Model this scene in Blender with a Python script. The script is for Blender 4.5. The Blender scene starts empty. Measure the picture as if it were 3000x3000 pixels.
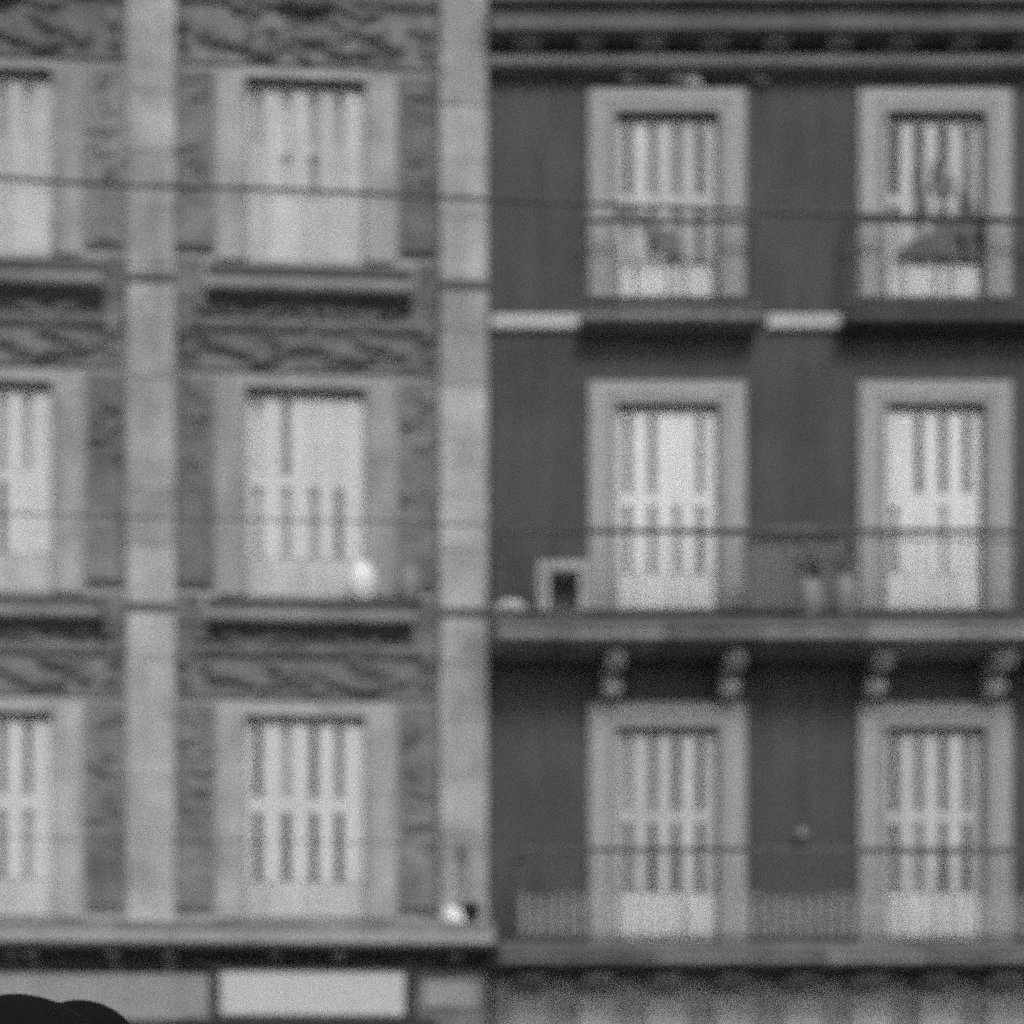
import bpy, bmesh, math, random
from mathutils import Vector, Matrix
random.seed(7)
C = bpy.context.scene.collection
scn = bpy.context.scene

# ------------------------------------------------------------ camera
DIST, CAMZ, FPX, PPX, PPY, W = 14.0, 1.6, 2352.0, 700.0, 2150.0, 1932.0
cam = bpy.data.cameras.new('camera'); camo = bpy.data.objects.new('camera', cam); C.objects.link(camo)
camo.location = (0, -DIST, CAMZ); camo.rotation_euler = (math.pi/2, 0, 0)
cam.sensor_width = 36; cam.lens = 36*FPX/W
cam.shift_x = (W/2-PPX)/W; cam.shift_y = (PPY-W/2)/W
cam.clip_end = 3000; cam.clip_start = 0.05
cam.dof.use_dof = True; cam.dof.focus_distance = 1.55
cam.dof.aperture_fstop = 2.5; cam.dof.aperture_ratio = .80
scn.camera = camo
# ------------------------------------------------------------ sky + sun (overcast, a grey-scale film)
SUN_EL, SUN_AZ = math.radians(46), math.radians(168)      # azimuth from +y, clockwise
wd = bpy.data.worlds.new('World'); scn.world = wd; wd.use_nodes = True
nt = wd.node_tree; nt.nodes.clear()
sky = nt.nodes.new('ShaderNodeTexSky'); sky.sky_type = 'NISHITA'; sky.sun_disc = False
sky.sun_elevation = SUN_EL; sky.sun_rotation = SUN_AZ
bw = nt.nodes.new('ShaderNodeRGBToBW'); bg = nt.nodes.new('ShaderNodeBackground'); wo = nt.nodes.new('ShaderNodeOutputWorld')
nt.links.new(sky.outputs[0], bw.inputs[0]); nt.links.new(bw.outputs[0], bg.inputs[0]); nt.links.new(bg.outputs[0], wo.inputs[0])
bg.inputs[1].default_value = 0.10
sl = bpy.data.lights.new('sun', 'SUN'); so = bpy.data.objects.new('sun', sl); C.objects.link(so)
sl.energy = 1.3; sl.angle = math.radians(22); sl.color = (1, 1, 1)
sd = Vector((math.sin(SUN_AZ)*math.cos(SUN_EL), math.cos(SUN_AZ)*math.cos(SUN_EL), math.sin(SUN_EL)))
so.rotation_euler = sd.to_track_quat('Z', 'Y').to_euler()
so.location = (0, -20, 40)
scn.view_settings.view_transform = 'Standard'; scn.view_settings.look = 'None'
scn.view_settings.exposure = 0.42; scn.view_settings.gamma = 1.0; scn.view_settings.use_curve_mapping = False
scn.render.engine = 'CYCLES'
scn.cycles.use_denoising = False          # the sampling noise stands in for the film's grain
scn.cycles.use_adaptive_sampling = True; scn.cycles.adaptive_threshold = 1.0; scn.cycles.adaptive_min_samples = 14
scn.cycles.filter_width = 1.2
wd.cycles.sampling_method = 'NONE'
scn.cycles.sampling_pattern = 'TABULATED_SOBOL'

# ------------------------------------------------------------ materials
def mat(name, g, var=.25, scale=3.0, bump=.25, rough=.85, streak=0.0, spec=.25, fine=40.0):
    m = bpy.data.materials.new(name); m.use_nodes = True
    n = m.node_tree.nodes; L = m.node_tree.links; p = n['Principled BSDF']
    p.inputs['Roughness'].default_value = rough
    p.inputs['Specular IOR Level'].default_value = spec
    tc = n.new('ShaderNodeTexCoord'); geo = n.new('ShaderNodeNewGeometry')
    mp = n.new('ShaderNodeMapping'); L.new(geo.outputs['Position'], mp.inputs[0])
    a = n.new('ShaderNodeTexNoise'); a.inputs['Scale'].default_value = scale; a.inputs['Detail'].default_value = 6; a.inputs['Roughness'].default_value = .62
    L.new(mp.outputs[0], a.inputs['Vector'])
    fac = a.outputs[0]
    if streak > 0:
        mp2 = n.new('ShaderNodeMapping'); mp2.inputs['Scale'].default_value = (5, 5, .45)
        L.new(geo.outputs['Position'], mp2.inputs[0])
        b = n.new('ShaderNodeTexNoise'); b.inputs['Scale'].default_value = 1.3; b.inputs['Detail'].default_value = 5
        L.new(mp2.outputs[0], b.inputs['Vector'])
        mx = n.new('ShaderNodeMix'); mx.data_type = 'FLOAT'; mx.inputs[0].default_value = streak
        L.new(fac, mx.inputs[2]); L.new(b.outputs[0], mx.inputs[3]); fac = mx.outputs[0]
    r = n.new('ShaderNodeMapRange'); r.inputs[1].default_value = .3; r.inputs[2].default_value = .7
    r.inputs[3].default_value = g*(1-var); r.inputs[4].default_value = g*(1+var)
    L.new(fac, r.inputs[0])
    f = n.new('ShaderNodeTexNoise'); f.inputs['Scale'].default_value = fine; f.inputs['Detail'].default_value = 4
    L.new(geo.outputs['Position'], f.inputs['Vector'])
    r2 = n.new('ShaderNodeMapRange'); r2.inputs[1].default_value = .3; r2.inputs[2].default_value = .7; r2.inputs[3].default_value = .85; r2.inputs[4].default_value = 1.15
    L.new(f.outputs[0], r2.inputs[0])
    mu = n.new('ShaderNodeMath'); mu.operation = 'MULTIPLY'; L.new(r.outputs[0], mu.inputs[0]); L.new(r2.outputs[0], mu.inputs[1])
    oi = n.new('ShaderNodeObjectInfo'); r3 = n.new('ShaderNodeMapRange'); r3.inputs[3].default_value = 1-var*.4; r3.inputs[4].default_value = 1+var*.4
    L.new(oi.outputs['Random'], r3.inputs[0])
    mu2 = n.new('ShaderNodeMath'); mu2.operation = 'MULTIPLY'; L.new(mu.outputs[0], mu2.inputs[0]); L.new(r3.outputs[0], mu2.inputs[1])
    cb = n.new('ShaderNodeCombineColor')
    for i in range(3): L.new(mu2.outputs[0], cb.inputs[i])
    L.new(cb.outputs[0], p.inputs['Base Color'])
    if bump:
        bp = n.new('ShaderNodeBump'); bp.inputs['Strength'].default_value = bump; bp.inputs['Distance'].default_value = .02
        L.new(f.outputs[0], bp.inputs['Height']); L.new(bp.outputs[0], p.inputs['Normal'])
    return m
M = dict(
    stucco=mat('dark stucco', .09, .38, .9, .3, .9, .5),
    surround=mat('pale painted stone surround', .345, .10, 2, .2, .85, .3),
    shutter=mat('white painted wood', .64, .10, 3, .1, .6, .5),
    panel=mat('white painted panel', .70, .12, 3, .1, .6, .4),
    shutter_new=mat('fresh white painted wood', .76, .08, 3, .1, .6, .4),
    shutter_old=mat('weathered white wood', .52, .22, 3, .15, .7, .5),
    limestone=mat('pale limestone', .375, .42, 1.9, .35, .9, .3),
    ashlar=mat('mid grey carved stone', .20, .45, 2.4, .5, .9, .25),
    frieze=mat('sooty carved stone', .19, .5, 2.6, .5, .9, .2),
    soft=mat('light bay stone', .34, .18, 1.8, .3, .9, .35),
    slab=mat('weathered balcony stone', .25, .45, 1.6, .3, .9, .3),
    slab_dark=mat('soot and shade balcony stone', .09, .3, 1.6, .3, .9, .2),  # soot on one balcony slab; painted shade on kerbs and bed mouldings
    string=mat('weathered cornice strip', .27, .35, 1.8, .2, .9, .3),
    course=mat('white painted string course', .47, .15, 1.5, .2, .8, .2),
    console=mat('lit carved console stone', .46, .15, 4, .3, .85),
    modillion=mat('sooty modillion stone', .17, .3, 3, .3, .9),
    cornice=mat('sooty cornice stone', .13, .4, 1.7, .3, .9, .2),
    drape=mat('faded grey cloth', .19, .2, 4, .2, .95, .5, .05),
    cable=mat('grey cable sheath', .12, .2, 6, .2, .8, 0, .1),
    rail_bar=mat('dark painted railing bar', .11, .2, 6, .2, .7, 0, .2),
    rail=mat('grey painted handrail', .24, .2, 6, .2, .6, 0, .3),
    iron=mat('dull painted iron', .14, .2, 6, .2, .6, 0, .4),
    iron_pale=mat('pale painted iron', .38, .2, 6, .2, .6, 0, .4),
    black=mat('black paint', .02, .3, 5, .1, .5, 0, .4),
    sign=mat('pale blank signboard paint', .54, .06, 1.2, .08, .6, .3),
    fascia_base=mat('shaded shop fascia', .36, .2, 1.2, .2, .85, .5),
    fascia=mat('lit shop fascia', .46, .25, 1.2, .2, .85, .5),
    white=mat('white glaze', .85, .05, 5, .05, .35, 0, .5),
    grey=mat('grey glaze', .26, .1, 5, .1, .5),
    wood=mat('pale wood', .42, .15, 5, .2, .8),
    felt=mat('black felt', .006, .25, 30, .4, .8, 0, .12, 200),
    coat=mat('dark wool coat', .02, .3, 20, .4, .95, 0, .1, 150),
    skin=mat('skin', .35, .08, 10, .1, .6),
    asphalt=mat('street paving', .11, .25, 1.2, .4, .9),
    pave=mat('pavement slab', .26, .2, 2, .3, .9),
    leaf=mat('leaf', .22, .3, 8, .1, .6),
    blind=mat('grey blotch piece', .17, .35, 5, .3, .9),  # grey of the pieces standing for emulsion blotches
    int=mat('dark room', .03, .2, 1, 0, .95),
)
def glass(name, g, rough=.5):
    m = mat(name, g, .25, 2.2, 0, rough, .4, .15); return m
M['pane_dark'] = glass('dark window glass', .02)
M['pane_mid'] = glass('window glass over curtain', .17)
M['pane_faint'] = glass('window glass over thin curtain', .32)
M['pane_light'] = glass('window glass over white blind', .52)

# ------------------------------------------------------------ mesh helpers
def nm(): return bmesh.new()
def quad(bm, pts): return bm.faces.new([bm.verts.new(p) for p in pts])
def box(bm, x0, x1, y0, y1, z0, z1):
    x0, x1 = min(x0, x1), max(x0, x1); y0, y1 = min(y0, y1), max(y0, y1); z0, z1 = min(z0, z1), max(z0, z1)
    v = [bm.verts.new(p) for p in ((x0,y0,z0),(x1,y0,z0),(x1,y1,z0),(x0,y1,z0),(x0,y0,z1),(x1,y0,z1),(x1,y1,z1),(x0,y1,z1))]
    for f in ((0,3,2,1),(4,5,6,7),(0,1,5,4),(1,2,6,5),(2,3,7,6),(3,0,4,7)): bm.faces.new([v[i] for i in f])
def bevel(bm, w=.012, seg=2):
    bmesh.ops.bevel(bm, geom=list(bm.edges), offset=w, segments=seg, affect='EDGES', clamp_overlap=True)
def ell(bm, c, r, sub=2, rot=None):
    m = Matrix.Translation(c) @ (rot.to_4x4() if rot else Matrix()) @ Matrix.Diagonal((r[0], r[1], r[2], 1))
    bmesh.ops.create_icosphere(bm, subdivisions=sub, radius=1, matrix=m)
def tube(bm, pts, r, n=8):
    pts = [Vector(p) for p in pts]; rings = []
    for i, p in enumerate(pts):
        t = (pts[min(i+1, len(pts)-1)] - pts[max(i-1, 0)]).normalized()
        a = t.cross(Vector((0, 1, 0)))
        if a.length < .1: a = t.cross(Vector((1, 0, 0)))
        a.normalize(); b = t.cross(a); rr = r[i] if isinstance(r, (list, tuple)) else r
        rings.append([bm.verts.new(p + a*rr*math.cos(2*math.pi*k/n) + b*rr*math.sin(2*math.pi*k/n)) for k in range(n)])
    for i in range(len(rings)-1):
        for k in range(n): bm.faces.new((rings[i][k], rings[i][(k+1) % n], rings[i+1][(k+1) % n], rings[i+1][k]))
    bm.faces.new(rings[0][::-1]); bm.faces.new(rings[-1])
def lathe(bm, prof, c, n=28, rot=0):
    c = Vector(c); rings = []
    for r, z in prof:
        rings.append([bm.verts.new(c + Vector((r*math.cos(2*math.pi*k/n), r*math.sin(2*math.pi*k/n), z))) for k in range(n)])
    for i in range(len(rings)-1):
        for k in range(n): bm.faces.new((rings[i][k], rings[i][(k+1) % n], rings[i+1][(k+1) % n], rings[i+1][k]))
    bm.faces.new(rings[0][::-1]); bm.faces.new(rings[-1])
def profile_x(bm, prof, x0, x1):
    """extrude a closed (y,z) outline along x"""
    a = [bm.verts.new((x0, y, z)) for y, z in prof]; b = [bm.verts.new((x1, y, z)) for y, z in prof]; n = len(prof)
    for i in range(n): bm.faces.new((a[i], a[(i+1) % n], b[(i+1) % n], b[i]))
    bm.faces.new(a[::-1]); bm.faces.new(b)
def obj(name, bm, m, parent=None, smooth=False, kind=None, label=None):
    bmesh.ops.recalc_face_normals(bm, faces=bm.faces)
    me = bpy.data.meshes.new(name); bm.to_mesh(me); bm.free()
    me.materials.append(M[m])
    if smooth: me.polygons.foreach_set('use_smooth', [True]*len(me.polygons))
    o = bpy.data.objects.new(name, me); C.objects.link(o)
    if parent: o.parent = parent
    if kind: o['kind'] = kind
    if label: o['label'] = label
    return o
def link(name, me, parent, loc=(0, 0, 0)):
    o = bpy.data.objects.new(name, me); C.objects.link(o); o.parent = parent; o.location = loc; return o
def thing(name, label, cat, loc=(0, 0, 0), rz=0, group=None):
    o = bpy.data.objects.new(name, None); C.objects.link(o); o.location = loc; o.rotation_euler = (0, 0, rz)
    o['label'] = label; o['category'] = cat
    if group: o['group'] = group
    return o
def part_empty(name, parent):
    o = bpy.data.objects.new(name, None); C.objects.link(o); o.parent = parent; return o
def tag(o, label, cat, group=None):
    o['label'] = label; o['category'] = cat
    if group: o['group'] = group
    return o

# survey of the two facades: measured units (1/168 m at the facade) to metres, for a point at depth d (negative = towards the street)
class Face:
    def __init__(s, x0, th): s.x0, s.th, s.c, s.s = x0, th, math.cos(th), math.sin(th)
    def x(s, px, d=0.0):
        k = px-PPX
        return (k*(DIST+d*s.c) - FPX*(s.x0-d*s.s)) / (FPX*s.c - k*s.s)
    def z(s, py, d=0.0, at=None):
        l = s.x(at, d) if at is not None else 0.0
        return CAMZ + (PPY-py)*(DIST+l*s.s+d*s.c)/FPX
    def world(s, l, d, z): return Vector((s.x0+l*s.c-d*s.s, l*s.s+d*s.c, z))
RX0 = (920-PPX)/168.0
F_R = Face(RX0, 0.0)
F_L = Face(RX0, math.radians(2.3))
class Left:
    x = staticmethod(F_L.x)
    z = staticmethod(lambda py, d=0.0: F_L.z(py, d, 580))
class Right:
    x = staticmethod(F_R.x)
    z = staticmethod(lambda py, d=0.0: F_R.z(py, d))
LF, RF = Left, Right

# ------------------------------------------------------------ ground
bm = nm(); quad(bm, ((-600,-600,0),(600,-600,0),(600,600,0),(-600,600,0))); obj('ground', bm, 'asphalt', kind='structure')
bm = nm(); quad(bm, ((-60,-11.5,.004),(60,-11.5,.004),(60,-2.6,.004),(-60,-2.6,.004))); obj('road', bm, 'asphalt', kind='structure')
bm = nm(); box(bm, -60, 60, -2.6, 2.2, -.05, .13); obj('pavement', bm, 'pave', kind='structure')
bm = nm(); box(bm, -60, 60, -22, -11.5, -.05, .13); obj('pavement', bm, 'pave', kind='structure')

# ------------------------------------------------------------ wall with real openings
def wall(name, m, parent, x0, x1, z0, z1, holes, d=0.0, depth=.3):
    xs = sorted({x0, x1, *[h[0] for h in holes], *[h[1] for h in holes]}); zs = sorted({z0, z1, *[h[2] for h in holes], *[h[3] for h in holes]})
    def hole(i, j):
        if i < 0 or j < 0 or i >= len(xs)-1 or j >= len(zs)-1: return True
        cx, cz = (xs[i]+xs[i+1])/2, (zs[j]+zs[j+1])/2
        return any(h[0] < cx < h[1] and h[2] < cz < h[3] for h in holes)
    bm = nm()
    for i in range(len(xs)-1):
        for j in range(len(zs)-1):
            if hole(i, j): continue
            a, b, c, e = xs[i], xs[i+1], zs[j], zs[j+1]
            quad(bm, ((a,d,c),(b,d,c),(b,d,e),(a,d,e))); quad(bm, ((a,d+depth,c),(a,d+depth,e),(b,d+depth,e),(b,d+depth,c)))
            if hole(i-1, j): quad(bm, ((a,d,c),(a,d,e),(a,d+depth,e),(a,d+depth,c)))
            if hole(i+1, j): quad(bm, ((b,d,c),(b,d+depth,c),(b,d+depth,e),(b,d,e)))
            if hole(i, j-1): quad(bm, ((a,d,c),(a,d+depth,c),(b,d+depth,c),(b,d,c)))
            if hole(i, j+1): quad(bm, ((a,d,e),(b,d,e),(b,d+depth,e),(a,d+depth,e)))
    bmesh.ops.remove_doubles(bm, verts=bm.verts, dist=1e-5)
    return obj(name, bm, m, parent)

PN = {'d': 'pane_dark', 'm': 'pane_mid', 'l': 'pane_light', 'f': 'pane_faint'}
def window(parent, F, ox, oz, slits, zz, up, lo, board, slit_w, gap_w=.006):
    """ox, oz opening edges in metres; slits = metres; zz = heights (head, rail top, rail bottom, panel top)"""
    w = part_empty('window', parent)
    x0, x1 = ox; zt, zb = oz; d0 = .05 if F is LF else .028
    head, rt, rb, pt = zz
    e = .006
    # fixed frame round the opening
    bm = nm(); fw = .035
    box(bm, x0+e, x0+fw, d0+.03, d0+.13, zb+e, zt-e); box(bm, x1-fw, x1-e, d0+.03, d0+.13, zb+e, zt-e)
    box(bm, x0+fw, x1-fw, d0+.03, d0+.13, head, zt-e)
    obj('frame', bm, board, w)
    # boards between the narrow glazed slits
    edges = [x0+fw]
    for s in slits: edges += [s-slit_w/2, s+slit_w/2]
    edges.append(x1-fw)
    for k in range(0, len(edges), 2):
        bm = nm(); box(bm, edges[k]+.001, edges[k+1]-.001, d0+.0, d0+.07, pt+.003, head-.003); bevel(bm, .014, 2); obj('shutter_board', bm, board, w)
    for s, a, b in zip(slits, up, lo):
        for t_, za, zc in ((a, rt, head), (b, pt, rb)):
            bm = nm()
            if t_ == 'x': box(bm, s-slit_w/2+.002, s+slit_w/2-.002, d0+.004, d0+.06, za+.002, zc-.003); obj('shutter_panel', bm, board, w)
            else: box(bm, s-slit_w/2-.01, s+slit_w/2+.01, d0+.075, d0+.09, za, zc); obj('pane', bm, PN[t_], w)
        bm = nm(); box(bm, s-slit_w/2+.002, s+slit_w/2-.002, d0+.012, d0+.06, rb, rt); obj('middle_rail', bm, board, w)
    cut = [x0+fw+.001]+[(slits[q]+slits[q+1])/2+(.05 if q % 2 else -.05) for q in range(len(slits)-1)]+[x1-fw-.001]
    bm = nm(); box(bm, cut[0], cut[-1], d0+.05, d0+.075, zb+e, pt); obj('bottom_rail', bm, board, w)
    for q in range(len(cut)-1):
        bm = nm(); box(bm, cut[q]+gap_w/2, cut[q+1]-gap_w/2, d0-.012, d0+.049, zb+e+.02, pt-.004); bevel(bm, .008, 1); obj('bottom_panel', bm, 'shutter_old' if F is LF else 'panel', w)
    # a dark room behind
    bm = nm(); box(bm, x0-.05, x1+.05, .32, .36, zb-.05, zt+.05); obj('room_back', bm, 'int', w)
    return w
def surround(parent, m, x0, x1, zb, zt, X0, X1, ZT, proj=.055, hood=True):
    bm = nm()
    box(bm, X0, x0, -proj, .004, zb, ZT); box(bm, x1, X1, -proj, .004, zb, ZT); box(bm, x0, x1, -proj, .004, zt, ZT)
    iw = .045
    box(bm, x0-iw, x0, -proj-.022, -proj+.01, zb, zt+iw); box(bm, x1, x1+iw, -proj-.022, -proj+.01, zb, zt+iw); box(bm, x0, x1, -proj-.012, -proj+.01, zt, zt+iw)
    if m == 'surround':
        im = nm(); o_ = .085; q = proj+.012
        box(im, X0+o_, X0+o_+.05, -q, -proj+.002, zb, ZT-o_-.05); box(im, X1-o_-.05, X1-o_, -q, -proj+.002, zb, ZT-o_-.05); box(im, X0+o_, X1-o_, -q, -proj+.002, ZT-o_-.05, ZT-o_)
        obj('inner_moulding', im, 'course', parent)
    return obj('surround', bm, m, parent)
def railing(bal, x0, x1, yf, yb, zb, h, m='iron', gap=.125, lower=0.0):
    bm = nm(); z1 = zb+h
    tube(bm, [(x0, yb, z1), (x0, yf, z1)], .012, 6); tube(bm, [(x1, yb, z1), (x1, yf, z1)], .012, 6)
    box(bm, x0-.005, x1+.005, yf-.02, yf+.02, z1-.022, z1+.022)
    obj('handrail', bm, 'rail_bar', bal)
    bm = nm(); lb = nm(); box(bm, x0, x1, yf-.012, yf+.012, zb+.05, zb+.075)
    n = int((x1-x0)/gap)
    for i in range(n+1):
        x = x0+(x1-x0)*i/n
        box(bm, x-.005, x+.005, yf-.005, yf+.005, zb, z1-.02)
        if lower:
            box(lb, x-.019, x+.019, yf-.02, yf-.009, zb+.08, zb+lower)
            ell(lb, (x, yf-.012, zb+lower+random.uniform(-.03, .05)), (.022, .02, .06), 1)
    for xx in (x0, x1):
        for k in range(1, max(2, int(abs(yb-yf)/gap))):
            y = yf+(yb-yf)*k/max(2, int(abs(yb-yf)/gap)); box(bm, xx-.008, xx+.008, y-.008, y+.008, zb, z1-.02)
    obj('railing_bars', bm, 'rail_bar', bal, kind='stuff')
    if lower: obj('railing_spikes', lb, m, bal, kind='stuff')
    else: lb.free()
def slab_mesh(x0, x1, yf, yb, zt, zb, lip):
    """moulded balcony slab: cyma under, square fillet, top lip"""
    bm = nm(); h = zt-zb
    prof = [(yb, zt), (yf, zt), (yf, zt-lip), (yf+.03, zt-lip-.004), (yf+.03, zt-lip-.02), (yf+.012, zt-lip-.03), (yf+.012, zb+.02), (yf+.03, zb), (yb, zb)]
    profile_x(bm, prof, x0, x1); return bm

# =================================================================== LEFT BUILDING
LB = thing('apartment_building', 'pale ornate stone apartment house at left, with pilasters and carved friezes between its floors', 'building', (RX0, 0, 0), F_L.th)
lx, lz = LF.x, LF.z
ZTOP = lz(-220)
bays = [(-15, -1), (575, 0)]                         # bay centres
floors = [ # py: lintel top, opening top, rail, panel top, opening bottom, slab dark top, slab light top, slab bottom
    dict(lint=136, top=153, head=164, rt=268, rb=284, pt=368, bot=494),
    dict(lint=712, top=736, head=748, rt=893, rb=914, pt=1052, bot=1126),
    dict(lint=1326, top=1352, head=1364, rt=1502, rb=1530, pt=1662, bot=1734)]
tones_L = {(-15, 0): ('xxfl', 'xxxx'), (575, 0): ('flff', 'xlfx'), (-15, 1): ('xxff', 'fxmx'), (575, 1): ('lmxx', 'fffm'), (-15, 2): ('fmmm', 'mmmf'), (575, 2): ('dfdm', 'dddd')}
holes = []
for cx, _ in bays:
    for f in floors: holes.append((lx(cx-112), lx(cx+116), lz(f['bot']), lz(f['top'])))
    holes.append((lx(cx-190), lx(cx+200), .35, 2.95))       # shop windows below the frame
wall('wall', 'soft', LB, lx(-420), lx(919.0), 0, ZTOP, holes)
for cx, _ in bays:
    for k, f in enumerate(floors):
        ox = (lx(cx-112), lx(cx+116)); oz = (lz(f['top']), lz(f['bot']))
        sl_x = [lx(cx+o) for o in (-89, -35, 17, 65)]
        up, lo = tones_L[(cx, k)]
        w = window(LB, LF, ox, oz, sl_x, (lz(f['head']), lz(f['rt']), lz(f['rb']), lz(f['pt'])), up, lo, 'shutter' if k else 'shutter_old', .078)
        surround(w, 'limestone', ox[0], ox[1], oz[1], oz[0], lx(cx-165), lx(cx+170), lz(f['lint']), .035)
# pilasters of stone blocks
for pc in (-305, 285, 875):
    p = part_empty('pilaster', LB)
    d = -.14; xa, xb = lx(pc-45, d), lx(pc+45, d)
    if pc == 875: xb = min(xb, -.004)
    z = .0; i = 0
    stops = [0.0, 1.0, lz(1790), lz(1150), lz(525), ZTOP]
    for a, b in zip(stops[:-1], stops[1:]):
        n = max(1, round((b-a)/.62))
        for j in range(n):
            z0, z1 = a+(b-a)*j/n, a+(b-a)*(j+1)/n
            ins = random.uniform(0, .006)
            bm = nm(); box(bm, xa+ins, xb-ins, d-random.uniform(0, .012), -.003, z0+.0015, z1-.0015); bevel(bm, .006, 1)
            obj('stone_block', bm, 'limestone', p)
    # thin moulded collar at each floor
    for py in (1150, 527):
        zc = lz(py, -.2); bm = nm(); profile_x(bm, [(-.005, zc+.06), (-.18, zc+.06), (-.18, zc+.02), (-.165, zc), (-.165, zc-.03), (-.005, zc-.03)], xa-.02, xb+.0035)
        obj('collar', bm, 'ashlar', p)
# friezes with swags and side panels of carved leaves
def relief(bm, x0, x1, z0, z1, n, rmin, rmax, y, rnd):
    for _ in range(n):
        r = rnd.uniform(rmin, rmax); an = rnd.uniform(-1.2, 1.2)
        ell(bm, (rnd.uniform(x0+r, x1-r), y, rnd.uniform(z0+r*.6, z1-r*.6)), (r*rnd.uniform(.9, 1.8), r*rnd.uniform(.28, .5), r*rnd.uniform(.4, .7)), 1, Matrix.Rotation(an, 3, 'Y'))
def clip_x(v, a, b): return max(a, min(b, v))
frz = [(-70, 126), (572, 702), (1182, 1318)]
for cx, _ in bays:
    for k, (ya, yb) in enumerate(frz):
        rnd = random.Random(int(cx*7+k*31))
        x0, x1 = lx(cx-242), lx(cx+251); zt, zb = lz(ya), lz(yb)
        fp = part_empty('carved_frieze', LB)
        bm = nm(); box(bm, x0, x1, -.03, -.003, zb, zt); obj('panel', bm, 'frieze', fp)
        if k:
            for (pa, pb) in ((cx-242, cx-196), (cx+213, cx+251)):
                bm = nm(); box(bm, lx(pa), lx(pb), -.045, -.003, zt+.002, lz(floors[k-1]['bot']+4)); obj('end_block', bm, 'frieze', fp)
        bm = nm(); h = zt-zb
        profile_x(bm, [(-.03, zt-.30*h), (-.07, zt-.31*h), (-.09, zt-.37*h), (-.07, zt-.44*h), (-.03, zt-.45*h)], x0+.02, x1-.02)
        obj('moulding', bm, 'ashlar', fp)
        # carved scrolls running down to the right, each with its leaves
        dy = floors[k]['lint']-136
        curves = [[(385,70),(398,84),(432,90),(470,104),(500,110),(526,101),(548,88)], [(512,66),(530,76),(556,84),(600,84),(630,96),(660,108),(692,108),(722,92)],
                  [(668,62),(690,72),(716,78),(742,90),(768,100)], [(430,20),(480,34),(520,14),(578,-2),(636,16),(680,36),(726,22)]]
        for q, cv in enumerate(curves):
            pts, rr = [], []
            for t in range(len(cv)-1):
                for e in range(4):
                    u = e/4; px = cv[t][0]*(1-u)+cv[t+1][0]*u; py = cv[t][1]*(1-u)+cv[t+1][1]*u
                    pts.append((clip_x(lx(px+cx-575), x0+.07, x1-.07), -.03+rnd.uniform(-.015, .01), lz(py+dy+rnd.uniform(-3, 3)))); rr.append(rnd.uniform(.03, .065))
            pts = [p_ for n_, p_ in enumerate(pts) if n_ == 0 or p_[0] > pts[n_-1][0]+.004]; rr = rr[:len(pts)]
            bm = nm(); tube(bm, pts, rr, 8)
            for p_ in pts[::2]:
                ell(bm, (p_[0], -.05, p_[2]+rnd.uniform(-.05, .05)), (rnd.uniform(.05, .11), .05, rnd.uniform(.03, .06)), 1, Matrix.Rotation(rnd.uniform(-.9, .9), 3, 'Y'))
            obj('scroll', bm, 'modillion', fp, True)
        if k == 0: bm = nm(); ell(bm, (clip_x(lx(cx+4), x0+.2, x1-.2), -.10, lz(16+dy)), (.30, .10, .13), 2); obj('cartouche', bm, 'ashlar', fp, True)
        for ex in (x0+.09, x1-.12):
            bm = nm(); ell(bm, (ex, -.07, lz(62+dy)), (.07, .07, .12), 2); ell(bm, (ex, -.05, lz(96+dy)), (.05, .05, .10), 2); obj('pendant', bm, 'ashlar', fp, True)
        bm = nm(); relief(bm, x0+.03, x1-.03, zt-.29*h, zt-.02*h, 16, .07, .16, -.03, rnd); relief(bm, x0+.03, x1-.03, zb+.01, zt-.47*h, 16, .06, .13, -.03, rnd)
        obj('carved_leaves', bm, 'frieze', fp, True, 'stuff')
    # side panels beside the windows
    for k, f in enumerate(floors):
        for (pa, pb) in ((cx-243, cx-172), (cx+178, cx+250)):
            rnd = random.Random(int(pa*13+k*7))
            x0, x1 = lx(pa), lx(pb); zt, zb = lz(f['lint']+6), lz(f['bot']-14)
            bm = nm(); box(bm, x0, x1, -.025, -.003, zb, zt); sp = obj('side_panel', bm, 'ashlar', LB)
            bm = nm(); relief(bm, x0, x1, zb, zt, 17, .07, .125, -.02, rnd); obj('carved_leaves', bm, 'ashlar', sp, True, 'stuff')
            bm = nm(); za = zb+(zt-zb)*.02; zc = zb+(zt-zb)*(.36 if k else .30); box(bm, x0+.02, x1-.02, -.05, -.026, za, zc); obj('plaque', bm, 'frieze', sp)
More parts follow.
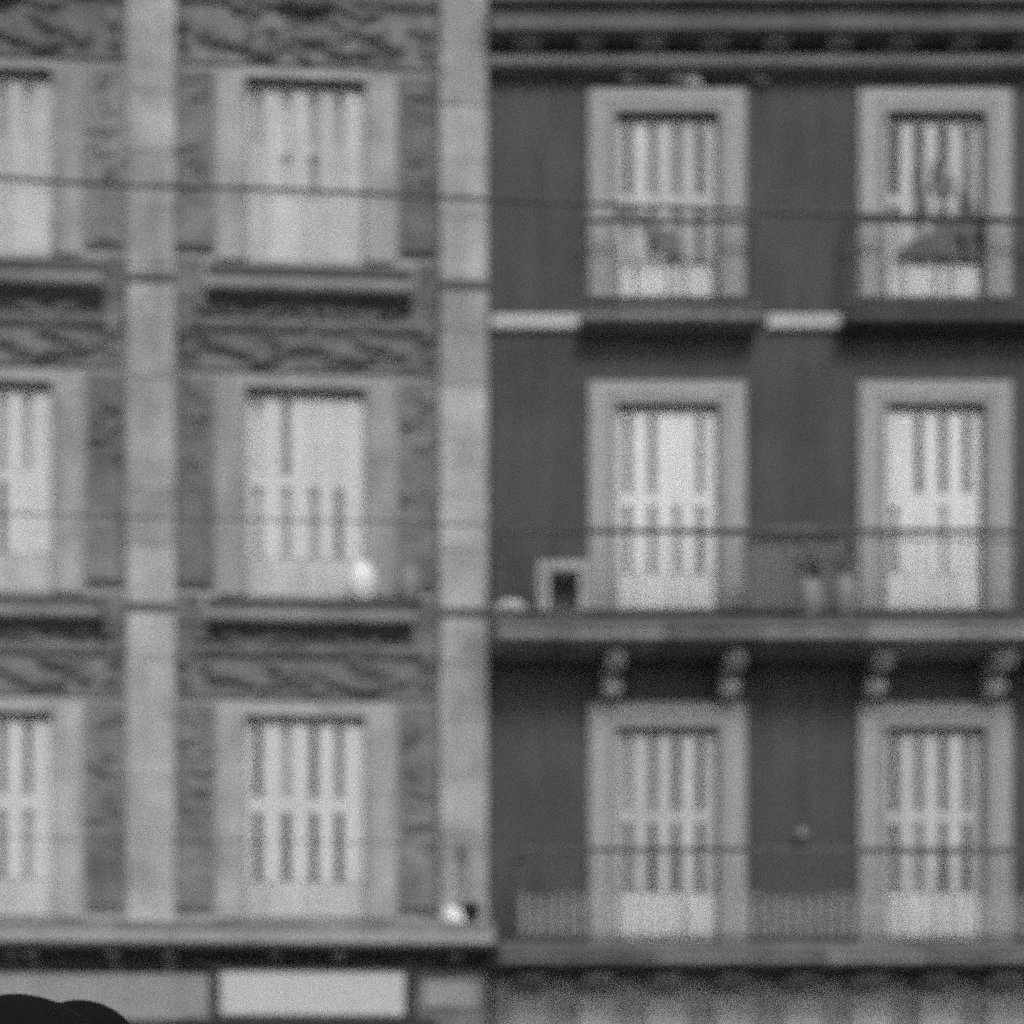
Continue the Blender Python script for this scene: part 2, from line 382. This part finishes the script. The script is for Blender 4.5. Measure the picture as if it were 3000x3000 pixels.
# moulded ledges: one to each bay and floor
for cx, _ in bays:
    for k, (zd, zl, zu) in enumerate(((497, 524, 548), (1128, 1150, 1173))):
        b = part_empty('ledge', LB); d = -.22
        xa, xb = lx(cx-190, d), lx(cx+208, d)
        za, zm, zu_ = lz(zd, d), lz(zl, d), lz(zu, d)
        bm = nm(); profile_x(bm, [(-.003, za), (d+.05, za), (d+.03, za-.02), (d+.03, zm+.002), (-.003, zm+.002)], xa+.02, xb-.02); obj('kerb', bm, 'slab_dark', b)  # dark colour holds the shade of the upper moulding
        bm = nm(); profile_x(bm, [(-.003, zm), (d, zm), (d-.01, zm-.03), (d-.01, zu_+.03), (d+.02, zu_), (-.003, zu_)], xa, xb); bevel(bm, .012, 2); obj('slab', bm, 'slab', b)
        bm = nm(); profile_x(bm, [(-.032, zu_-.001), (d+.07, zu_-.001), (-.04, zu_-.13), (-.032, zu_-.13)], xa+.05, xb-.05); obj('bed_moulding', bm, 'slab_dark', b)  # shadow under the ledge put into the dark colour
# wide cornice above the shops
b = part_empty('cornice', LB); d = -.62
xa, xb = lx(-420), -.004
za, zm, zu_ = lz(1737, d), lz(1759, d), lz(1783, d)
bm = nm(); profile_x(bm, [(-.003, za), (d+.06, za), (d+.04, za-.02), (d+.04, zm+.002), (-.003, zm+.002)], xa, xb); obj('kerb', bm, 'frieze', b)
xs = [xa, lx(-150, d), lx(-20, d), lx(322, d), lx(478, d), lx(760, d), xb]
for a, c in zip(xs[:-1], xs[1:]):
    bm = nm(); profile_x(bm, [(-.003, zm), (d, zm), (d-.012, zm-.03), (d-.012, zu_+.03), (d+.02, zu_), (-.003, zu_)], a+.004, c-.004); obj('slab', bm, 'soft', b)
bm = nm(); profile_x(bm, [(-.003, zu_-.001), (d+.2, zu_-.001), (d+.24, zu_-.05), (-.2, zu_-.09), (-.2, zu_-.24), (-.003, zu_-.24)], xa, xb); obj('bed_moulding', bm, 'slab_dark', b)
for px in (25, 60, 215, 320, 520, 640, 860):
    bm = nm(); x = lx(px, -.4); profile_x(bm, [(-.005, zu_-.26), (-.205, zu_-.26), (-.26, zu_-.16), (-.5, zu_-.1), (-.5, zu_-.062), (-.005, zu_-.062)], x-.06, x+.06); obj('bracket', bm, 'frieze', b)
# shop front posts and band under it
for px in (405, 772):
    bm = nm(); box(bm, lx(px-7, -.42), lx(px+7, -.42), -.43, -.003, 0, lz(1818, -.42)); obj('post', bm, 'black', LB)
bm = nm(); box(bm, lx(-415), lx(396, -.35), -.35, -.004, lz(1925, -.35), lz(1838, -.35)); obj('shop_fascia', bm, 'soft', LB)
bm = nm(); box(bm, lx(785, -.30), lx(912, -.30), -.30, -.155, .4, lz(1830, -.30)); obj('shop_pier', bm, 'ashlar', LB)
bm = nm(); box(bm, lx(800, -.31), lx(900, -.31), -.325, -.301, lz(1900, -.31), lz(1848, -.31)); bevel(bm, .01, 1); obj('pier_panel', bm, 'soft', LB)
bm = nm(); box(bm, lx(340, -.44), lx(826, -.44), -.44, -.36, lz(1960, -.44), lz(1921, -.44)); obj('recess_dark', bm, 'black', LB)  # black box paints in the shade of the shop recess
for cx, _ in bays:
    bm = nm(); box(bm, lx(cx-190), lx(cx+200), .12, .15, .35, 2.95); obj('shop_window', bm, 'pane_dark', LB)
bm = nm(); box(bm, lx(-420), -.003, -.16, .3, ZTOP, ZTOP+.25); obj('parapet', bm, 'frieze', LB)
bm = nm(); box(bm, lx(-420), -.004, .31, 9, 0, ZTOP); obj('house_block', bm, 'ashlar', LB)

# the sign panel (top-level)
def lw(px, py, d): return F_L.world(lx(px, d), d, F_L.z(py, d, px))
s = thing('shop_sign', 'long blank pale signboard between two black posts under the left house cornice', 'sign', F_L.world(lx(590, -.42), -.352, lz(1916, -.42)), F_L.th)
wd2 = (lx(764, -.42)-lx(415, -.42))/2; hh = lz(1832, -.42)-lz(1916, -.42)
bm = nm(); box(bm, -wd2, wd2, -.06, 0, 0, hh); bevel(bm, .015, 2); obj('board', bm, 'sign', s)
bm = nm(); fr = .02
box(bm, -wd2-fr, wd2+fr, -.075, -.001, hh, hh+fr); box(bm, -wd2-fr, wd2+fr, -.075, -.001, -fr, 0); obj('frame', bm, 'iron', s)

# =================================================================== RIGHT BUILDING
RB = thing('apartment_building', 'dark stuccoed apartment house at right with pale window surrounds and console balconies', 'building', (RX0, 0, 0))
rx, rz_ = RF.x, RF.z
RT = rz_(-220)
cols = [(1110, 1405), (1618, 1906)]
rfl = [dict(S=172, top=216, head=230, rt=362, rb=382, pt=498, bot=566),
       dict(S=722, top=764, head=778, rt=928, rb=950, pt=1082, bot=1152),
       dict(S=1326, top=1374, head=1388, rt=1528, rb=1550, pt=1684, bot=1778)]
tones_R = {(0, 0): ('dmmd', 'lffd'), (1, 0): ('dddm', 'lffd'), (0, 1): ('mmxm', 'mmfm'), (1, 1): ('xddd', 'fxlx'), (0, 2): ('fmdd', 'mddd'), (1, 2): ('dmdm', 'dfdd')}
holes = []
for a, b in cols:
    for f in rfl: holes.append((rx(a+50), rx(b-50), rz_(f['bot']), rz_(f['top'])))
    holes.append((rx(a-70), rx(b+70), .3, 2.5))
wall('wall', 'stucco', RB, rx(920.5), rx(2330), 0, RT, holes)
for c, (a, b) in enumerate(cols):
    for k, f in enumerate(rfl):
        ox = (rx(a+50), rx(b-50)); oz = (rz_(f['top']), rz_(f['bot'])); cx = (a+b)/2
        up, lo = tones_R[(c, k)]
        w = window(RB, RF, ox, oz, [rx(cx+o) for o in (-72, -26, 20, 65)], (rz_(f['head']), rz_(f['rt']), rz_(f['rb']), rz_(f['pt'])), up, lo, 'shutter_new' if k == 1 else 'shutter_old', .10 if (c, k) == (1, 0) else .074, .035 if k != 1 else .008)
        surround(w, 'surround', ox[0], ox[1], oz[1], oz[0], rx(a), rx(b), rz_(f['S']), .045)
# ragged grey pieces standing for emulsion blotches over the two top windows
def torn(w, pts, d):
    bm = nm(); V = [(rx(px, d), rz_(py, d)) for px, py in pts]
    a = [bm.verts.new((x, d, z)) for x, z in V]; b_ = [bm.verts.new((x, d+.012, z)) for x, z in V]; n = len(V)
    bm.faces.new(a); bm.faces.new(b_[::-1])
    for i in range(n): bm.faces.new((a[i], a[(i+1) % n], b_[(i+1) % n], b_[i]))
    bmesh.ops.triangulate(bm, faces=bm.faces); obj('blotch_piece', bm, 'blind', w)
wins = [o for o in RB.children if o.name.startswith('window')]
for pts in ([(1722,322),(1742,338),(1752,352),(1748,372),(1756,396),(1738,404),(1726,380),(1730,352)], [(1762,300),(1786,318),(1802,342),(1800,364),(1776,372),(1758,352),(1770,330)],
            [(1812,352),(1836,366),(1840,392),(1830,410),(1852,430),(1840,452),(1848,494),(1818,490),(1822,456),(1806,430),(1818,396)],
            [(1700,470),(1724,452),(1748,446),(1760,420),(1790,412),(1812,440),(1804,470),(1814,494),(1780,486),(1752,494),(1720,484),(1698,490)]):
    torn(wins[3], pts, .002)
torn(wins[0], [(1165,386),(1190,392),(1206,398),(1232,408),(1252,430),(1282,446),(1290,478),(1262,492),(1248,470),(1222,440),(1204,414),(1180,412),(1165,402)], .002)
# top cornice
co = part_empty('cornice', RB); xa, xb = .004, rx(2330)
d = -.34; bm = nm(); profile_x(bm, [(-.003, rz_(-30, d)), (d-.06, rz_(-30, d)), (d-.06, rz_(8, d)), (d+.03, rz_(12, d)), (d+.03, rz_(30, d)), (d, rz_(32, d)), (d, rz_(54, d)), (d+.03, rz_(55, d)), (-.003, rz_(55, d))], xa, xb); obj('corona', bm, 'cornice', co)
d2 = -.15; bm = nm(); profile_x(bm, [(-.003, rz_(101, d2)), (d2, rz_(101, d2)), (d2-.02, rz_(106, d2)), (d2-.02, rz_(119, d2)), (d2, rz_(124, d2)), (-.003, rz_(124, d2))], xa, xb); obj('architrave', bm, 'string', co)
bm = nm(); box(bm, xa, xb, -.06, -.004, rz_(101, d2)+.002, rz_(55, d)-.002); obj('frieze_band', bm, 'cornice', co)
zt = rz_(55, d)-.003
for i in range(12):
    px = 995+117.5*i; x = rx(px, -.2)
    bm = nm(); profile_x(bm, [(-.061, zt), (-.27, zt), (-.28, zt-.04), (-.25, zt-.07), (-.16, zt-.10), (-.061, zt-.11)], x-.14, x+.14); bevel(bm, .012, 1); obj('modillion', bm, 'modillion', co)
# the pale string course on the third floor, between the balconies
for pa, pb in ((926, 1092), (1446, 1594)):
    bm = nm(); d = -.05; profile_x(bm, [(-.003, rz_(590, d)), (d+.015, rz_(590, d)), (d-.01, rz_(597, d)), (d-.01, rz_(618, d)), (d+.01, rz_(622, d)), (-.003, rz_(622, d))], max(.006, rx(pa)), rx(pb)); obj('string_course', bm, 'course', RB)
# third-floor balconies
for (pa, pb, ms, lab) in ((1098, 1442, 'slab', None), (1600, 2100, 'slab_dark', 'soot-blackened balcony')):
    b = part_empty('balcony', RB); d = -.30
    if lab: b['label'] = lab
    x0, x1 = rx(pa, d), rx(pb, d); za, zb = rz_(578, d), rz_(603, d)
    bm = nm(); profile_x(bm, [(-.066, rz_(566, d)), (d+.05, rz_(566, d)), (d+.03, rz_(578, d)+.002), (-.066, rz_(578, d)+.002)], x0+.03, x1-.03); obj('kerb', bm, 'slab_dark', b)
    bm = slab_mesh(x0, x1, d, -.003, za, zb, .03); bevel(bm, .008, 1); obj('slab', bm, ms, b)
    railing(b, x0+.06, x1-.06, d+.06, -.03, rz_(566, d), .92, 'iron')
# second-floor balcony, full width on consoles
b = part_empty('balcony', RB); d = -.66
x0, x1 = .03, rx(2330); za, zb = rz_(1176, d), rz_(1206, d)
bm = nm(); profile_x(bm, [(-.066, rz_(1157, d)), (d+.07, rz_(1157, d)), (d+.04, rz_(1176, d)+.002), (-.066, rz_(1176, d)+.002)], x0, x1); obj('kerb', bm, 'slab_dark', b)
xs = [x0, rx(1065, d), rx(1255, d), rx(1445, d), rx(1640, d), rx(1800, d), x1]
for i, (p, q) in enumerate(zip(xs[:-1], xs[1:])):
    bm = slab_mesh(p+.003, q-.003, d-random.uniform(0, .02), -.003, za-random.uniform(0, .012), zb, .04); obj('slab', bm, ('slab', 'slab', 'modillion', 'slab', 'soft', 'slab')[i], b)
railing(b, x0+.05, x1-.05, d+.08, -.03, rz_(1157, d), .92, 'iron_pale', .115)
# scrolled consoles
for px in (1163, 1388, 1666, 1893):
    cn = part_empty('console', RB); x = rx(px-3, -.35); zt = zb-.004
    S = lambda y, z: (y, zt+z)
    bm = nm(); profile_x(bm, [S(-.004, 0), S(-.5, 0), S(-.53, -.06), S(-.50, -.17), S(-.40, -.21), S(-.27, -.20), S(-.22, -.26), S(-.24, -.34), S(-.22, -.42), S(-.15, -.45), S(-.06, -.44), S(-.004, -.4)], x-.085, x+.085); bevel(bm, .015, 2); obj('body', bm, 'slab', cn)
    bm = nm()
    for (yy, zz, r) in ((-.38, -.10, .125), (-.16, -.34, .115)):
        prof = [(r*.6, -.10), (r*.95, -.09), (r, -.05), (r, .05), (r*.95, .09), (r*.6, .10)]
        b2 = nm(); lathe(b2, prof, (0, 0, 0), 20)
        mtx = Matrix.Translation((x, yy, zt+zz)) @ Matrix.Rotation(math.pi/2, 4, 'Y')
        bmesh.ops.transform(b2, matrix=mtx, verts=b2.verts); me = bpy.data.meshes.new('t'); b2.to_mesh(me); b2.free(); bm.from_mesh(me); bpy.data.meshes.remove(me)
    obj('scroll', bm, 'console', cn, True)  # paler than the body: the light the scrolls catch, put into colour
# first-floor balcony over the shops
b = part_empty('balcony', RB); d = -.92
x0, x1 = .05, rx(2330); zk = rz_(1775, d); za, zb = rz_(1792, d), rz_(1818, d)
bm = nm(); profile_x(bm, [(-.066, zk), (d+.06, zk), (d+.035, za+.002), (-.066, za+.002)], x0+.01, x1); obj('kerb', bm, 'cornice', b)
xs = [x0, rx(1235, d), rx(1420, d), rx(1560, d), rx(1740, d), x1]
for i, (p, q) in enumerate(zip(xs[:-1], xs[1:])):
    bm = slab_mesh(p+.003, q-.003, d-random.uniform(0, .02), -.003, za, zb, .04); obj('slab', bm, ('modillion', 'slab', 'modillion', 'slab', 'modillion')[i], b)
railing(b, x0+.25, x1-.05, d+.09, -.1, zk, .98, 'iron_pale', .118, .44)
zt = zb-.004
bm = nm(); box(bm, x0, x1, -.5, -.004, zt-.05, zt-.001); obj('bed_moulding', bm, 'slab_dark', b)  # shadow under the slab painted as dark stone
for i in range(11):
    px = 1002+128*i; x = rx(px, -.6)
    bm = nm(); profile_x(bm, [(-.251, zt-.052), (-.70, zt-.052), (-.71, zt-.08), (-.62, zt-.12), (-.45, zt-.16), (-.251, zt-.22)], x-.15, x+.15); bevel(bm, .012, 1); obj('modillion', bm, 'slab', b)
# shop fascia
zt2 = zt-.055
bm = nm(); box(bm, x0, x1, -.25, -.004, 2.45, zt2); obj('shop_fascia', bm, 'fascia_base', RB)
for i in range(11):
    x = rx(1002+128*i, -.25); bm = nm(); box(bm, x-.24, x+.2, -.33, -.251, 2.47, zt2-.22); bevel(bm, .012, 1); obj('fascia_panel', bm, 'fascia', RB)  # paler panels paint in the light and shadow stripes below the modillions
for a, c in cols:
    bm = nm(); box(bm, rx(a-70), rx(c+70), .12, .15, .3, 2.5); obj('shop_window', bm, 'pane_dark', RB)
bm = nm(); box(bm, .004, rx(2330), .37, 9, 0, RT); obj('house_block', bm, 'stucco', RB)
# carved crest over the first top window
cr = part_empty('carved_crest', RB)
for (px, py, r, m) in ((1182, 152, .075, 'slab'), (1210, 158, .06, 'stucco'), (1240, 148, .09, 'stucco'), (1306, 160, .085, 'course'), (1276, 152, .07, 'slab'), (1345, 150, .07, 'stucco'), (1424, 150, .06, 'slab'), (1436, 162, .045, 'slab')):
    bm = nm(); ell(bm, (rx(px), -.035, rz_(py)), (r*1.3, .05, r), 2, Matrix.Rotation(.5, 3, 'Y')); obj('leaf', bm, m, cr, True)

# =================================================================== small things on the balconies and walls
def rw(px, py, d): return Vector((RX0+rx(px, d), d, rz_(py, d)))
zfloor2 = rz_(1157, -.66)
# hollow square box
w_ = (1112-1012)/168*13.6/14; bx = thing('box', 'pale square open box with a dark middle, standing on the balcony left of the window', 'box', (RX0+rx(1062, -.42), -.42, zfloor2))
hb = .63; t = .13
bm = nm(); box(bm, -w_/2, -w_/2+t, -.13, .13, 0, hb); box(bm, w_/2-t, w_/2, -.13, .13, 0, hb); box(bm, -w_/2+t, w_/2-t, -.13, .13, hb-t, hb); box(bm, -w_/2+t, w_/2-t, -.13, .13, 0, .1); bevel(bm, .01, 1); obj('case', bm, 'wood', bx)
bm = nm(); box(bm, -w_/2+t, w_/2-t, .09, .125, .1, hb-t); obj('back_panel', bm, 'black', bx)
# a faded cloth hung along the inside of the middle railing
c0 = rw(1500, 1152, -.52); ct = tag(thing('cloth', 'faded grey cloth with a curved top hanging along the middle balcony between its two windows', 'cloth', c0), 'faded grey cloth with a curved top hanging along the middle balcony between its two windows', 'cloth')
bm = nm(); n = 28; top, bot = [], []
for i in range(n+1):
    u = i/n; x = (u-.5)*1.12; h = .70+.22*math.sin(math.pi*u)**.6+.02*math.sin(u*23); y = .018*math.sin(u*40)
    top.append((x, y, h)); bot.append((x, y*1.6, .03+.02*math.sin(u*31)))
for off in (0, .008):
    for i in range(n): quad(bm, [(p[0], p[1]+off, p[2]) for p in (bot[i], bot[i+1], top[i+1], top[i])])
obj('drape', bm, 'drape', ct, True)
bm = nm(); tube(bm, [(-.58, .004, .68), (-.3, .004, .88), (0, .004, .92), (.3, .004, .88), (.58, .004, .68)], .012, 6); obj('hem', bm, 'drape', ct)
def jar(name, label, cat, loc, h, r, m, plant=False, group=None):
    j = thing(name, label, cat, loc, 0, group)
    bm = nm(); lathe(bm, [(r*.55, 0), (r*.7, .02), (r*.98, h*.35), (r, h*.6), (r*.8, h*.86), (r*.55, h*.94), (r*.62, h)], (0, 0, 0), 24); obj('vessel', bm, m, j, True)
    if plant:
        bm = nm(); rnd = random.Random(int(loc[0]*100))
        for _ in range(60):
            a = rnd.uniform(0, 6.28); q = rnd.uniform(0, 1)
            ell(bm, (math.cos(a)*r*1.1*q, math.sin(a)*r*1.0*q, h+rnd.uniform(0, .32)), (.05, .012, .028), 1, Matrix.Rotation(rnd.uniform(-1.5, 1.5), 3, 'Y') @ Matrix.Rotation(a, 3, 'Z'))
        obj('leaves', bm, 'leaf', j, True, 'stuff')
    return j
jar('jar', 'squat pale jar beside the open box at the balcony end', 'jar', (RX0+rx(962, -.45), -.45, zfloor2), .20, .20, 'course')
jar('flower_pot', 'slim flower pot with leaves, farther from the right hand second floor window', 'flower pot', (RX0+rx(1527, -.5), -.5, zfloor2), .42, .13, 'grey', True)
jar('flower_pot', 'pale flower pot with leaves close against the right hand second floor window', 'flower pot', (RX0+rx(1592, -.5), -.5, zfloor2), .48, .13, 'grey', True)
def on_left(px, d, z): return F_L.world(lx(px, d), d, z)
zb2 = lz(1128, -.22)
jar('jar', 'bright white round jar on the balcony at the lower right of the window', 'jar', on_left(682, -.09, zb2), .44, .165, 'white')
jar('jar', 'dull grey round jar by the pilaster beside the bright white one', 'jar', on_left(772, -.1, zb2), .40, .125, 'grey')
# wall lamp on the corner pilaster
L0 = on_left(872, -.155, lz(1660))
wl = thing('wall_lamp', 'wall lantern on the corner pilaster with white globe and black cap', 'lamp', L0, F_L.th)
bm = nm(); tube(bm, [(0, 0, .25), (0, -.06, .3), (0, -.14, .26), (0, -.2, .12), (0, -.2, -.02)], .018, 8); box(bm, -.06, .06, -.02, 0, .2, .38); obj('bracket', bm, 'iron', wl)
bm = nm(); lathe(bm, [(.05, 0), (.13, .02), (.1, .08), (.03, .13)], (.07, -.2, -.42), 20); ell(bm, (.07, -.2, -.46), (.09, .09, .1), 2); obj('cap', bm, 'black', wl, True)
bm = nm(); ell(bm, (-.12, -.24, -.50), (.12, .11, .16), 3, Matrix.Rotation(-.5, 3, 'Y')); obj('globe', bm, 'white', wl, True)
bm = nm(); tube(bm, [(0, -.2, -.02), (.02, -.2, -.2), (.07, -.2, -.3)], .014, 8); tube(bm, [(.02, -.2, -.2), (-.05, -.22, -.3), (-.11, -.24, -.37)], .014, 8); obj('arm', bm, 'iron', wl)
# porcelain insulator on the dark wall
i0 = thing('insulator', 'small pale porcelain insulator alone on the dark wall between the first floor windows', 'insulator', rw(1506, 1592, -.003))
bm = nm(); ell(bm, (0, -.09, .09), (.05, .05, .09), 2, Matrix.Rotation(.35, 3, 'Y')); ell(bm, (0, -.09, .06), (.062, .062, .03), 2); obj('knob', bm, 'grey', i0, True)
bm = nm(); tube(bm, [(0, 0, 0), (0, -.05, 0), (0, -.09, .03)], .012, 6); obj('hook', bm, 'iron', i0)

# overhead cables slung along the street, well in front of the houses
def cable(pts, d, rad, label):
    P = [Vector(((px-PPX)*(DIST+d)/FPX, d, CAMZ+(PPY-py)*(DIST+d)/FPX)) for px, py in pts]
    P = [P[0]+(P[0]-P[1]).normalized()*9]+P+[P[-1]+(P[-1]-P[-2]).normalized()*9]
    bm = nm(); tube(bm, P, rad, 6); tag(obj('cable', bm, 'cable', None, True), label, 'cable', 'cables strung along the street')
cable([(0, 335), (230, 350), (480, 355), (820, 371), (1130, 386), (1500, 402), (1932, 414)], -1.1, .021, 'thin dark cable crossing in front of the top floor windows, sloping down to the right')
cable([(0, 968), (340, 978), (760, 985), (1120, 1002), (1932, 1022)], -1.1, .011, 'thin dark cable crossing in front of the middle floor windows')
cable([(0, 1580), (700, 1590), (1250, 1602), (1932, 1614)], -1.1, .006, 'very thin cable crossing in front of the lowest row of windows')

# =================================================================== two men in round black hats, close to the camera, only the crowns reach the frame
def person(px, dist, topy, hatr, label, seed):
    rnd = random.Random(seed)
    x = (px-PPX)/FPX*dist; zt = CAMZ+(PPY-topy)/FPX*dist; y = -DIST+dist
    k = (zt-.03)/1.76
    p = thing('person', label, 'person', (x, y, 0), rnd.uniform(-.1, .1), 'people in hats close to the camera')
    # one continuous body, facing away up the street
    V, E, R = [], [], []
    def v(a, r, par=None):
        V.append(Vector(a)*k); R.append(r*k)
        if par is not None: E.append((par, len(V)-1))
        return len(V)-1
    pel = v((0, 0, .95), .15); ab = v((0, .01, 1.1), .15, pel); ch = v((0, .01, 1.3), .165, ab); nk0 = v((0, 0, 1.45), .085, ch); nk = v((0, .01, 1.52), .058, nk0)
    for s in (-1, 1):
        hp = v((s*.1, 0, .88), .105, pel); kn = v((s*.11, .02, .5), .068, hp); an = v((s*.11, -.02, .09), .045, kn); v((s*.13, .16, .05), .04, an)
        sh = v((s*.19, 0, 1.41), .075, ch); el = v((s*.25, -.03, 1.12), .052, sh); wr = v((s*.26, .05, .88), .032, el); pm = v((s*.255, .075, .81), .036, wr)
        for q in range(4):
            f1 = v((s*.255, .05+.02*q, .755), .0095, pm); f2 = v((s*(.252-.004*q), .055+.02*q, .72), .009, f1); v((s*(.245-.004*q), .06+.02*q, .69+.006*abs(q-1.5)), .008, f2)
        t1 = v((s*.235, .115, .79), .011, pm); v((s*.23, .125, .755), .0095, t1)
    me = bpy.data.meshes.new('body'); me.from_pydata(V, E, []); bo = bpy.data.objects.new('body', me); C.objects.link(bo); bo.parent = p
    me.materials.append(M['coat'])
    sk = bo.modifiers.new('skin', 'SKIN'); sv = me.skin_vertices[0].data
    for i, r in enumerate(R): sv[i].radius = (r, r*(.8 if i < 3 else 1))
    sv[0].use_root = True
    bo.modifiers.new('sub', 'SUBSURF').levels = 1; bo.modifiers['sub'].render_levels = 2
    hz = zt-.175
    bm = nm(); ell(bm, (0, 0, hz), (.078, .098, .118), 3); ell(bm, (0, .098, hz-.02), (.013, .018, .025), 2)
    for s in (-1, 1): ell(bm, (s*.08, -.005, hz-.015), (.012, .022, .033), 2); ell(bm, (s*.032, .088, hz+.008), (.014, .008, .008), 2)
    ell(bm, (0, .088, hz-.06), (.026, .008, .007), 2)
    obj('head', bm, 'skin', p, True)
    h = hatr
    bm = nm(); n = 14
    prof = [(h*1.40, -.150), (h*1.44, -.143), (h*1.28, -.144), (h*1.02, -.140), (h, -.12)]
    for i in range(1, n+1):
        a = math.pi/2*i/n; prof.append((max(.001, h*math.cos(a)), -.12+.12*math.sin(a)))
    lathe(bm, prof, (0, 0, zt), 48)
    hat = obj('hat', bm, 'felt', p, True)
    bm = nm(); lathe(bm, [(h*1.01, -.139), (h*1.03, -.137), (h*1.03, -.112), (h*1.01, -.110)], (0, 0, zt), 40); obj('hat_band', bm, 'black', hat, True)
    return p
person(33, 1.26, 1876, .112, 'person in a broad round black hat, nearest the camera at the lower left corner', 1)
person(152, 2.05, 1887, .112, 'person in a smaller round black hat standing just behind the nearer hat', 2)
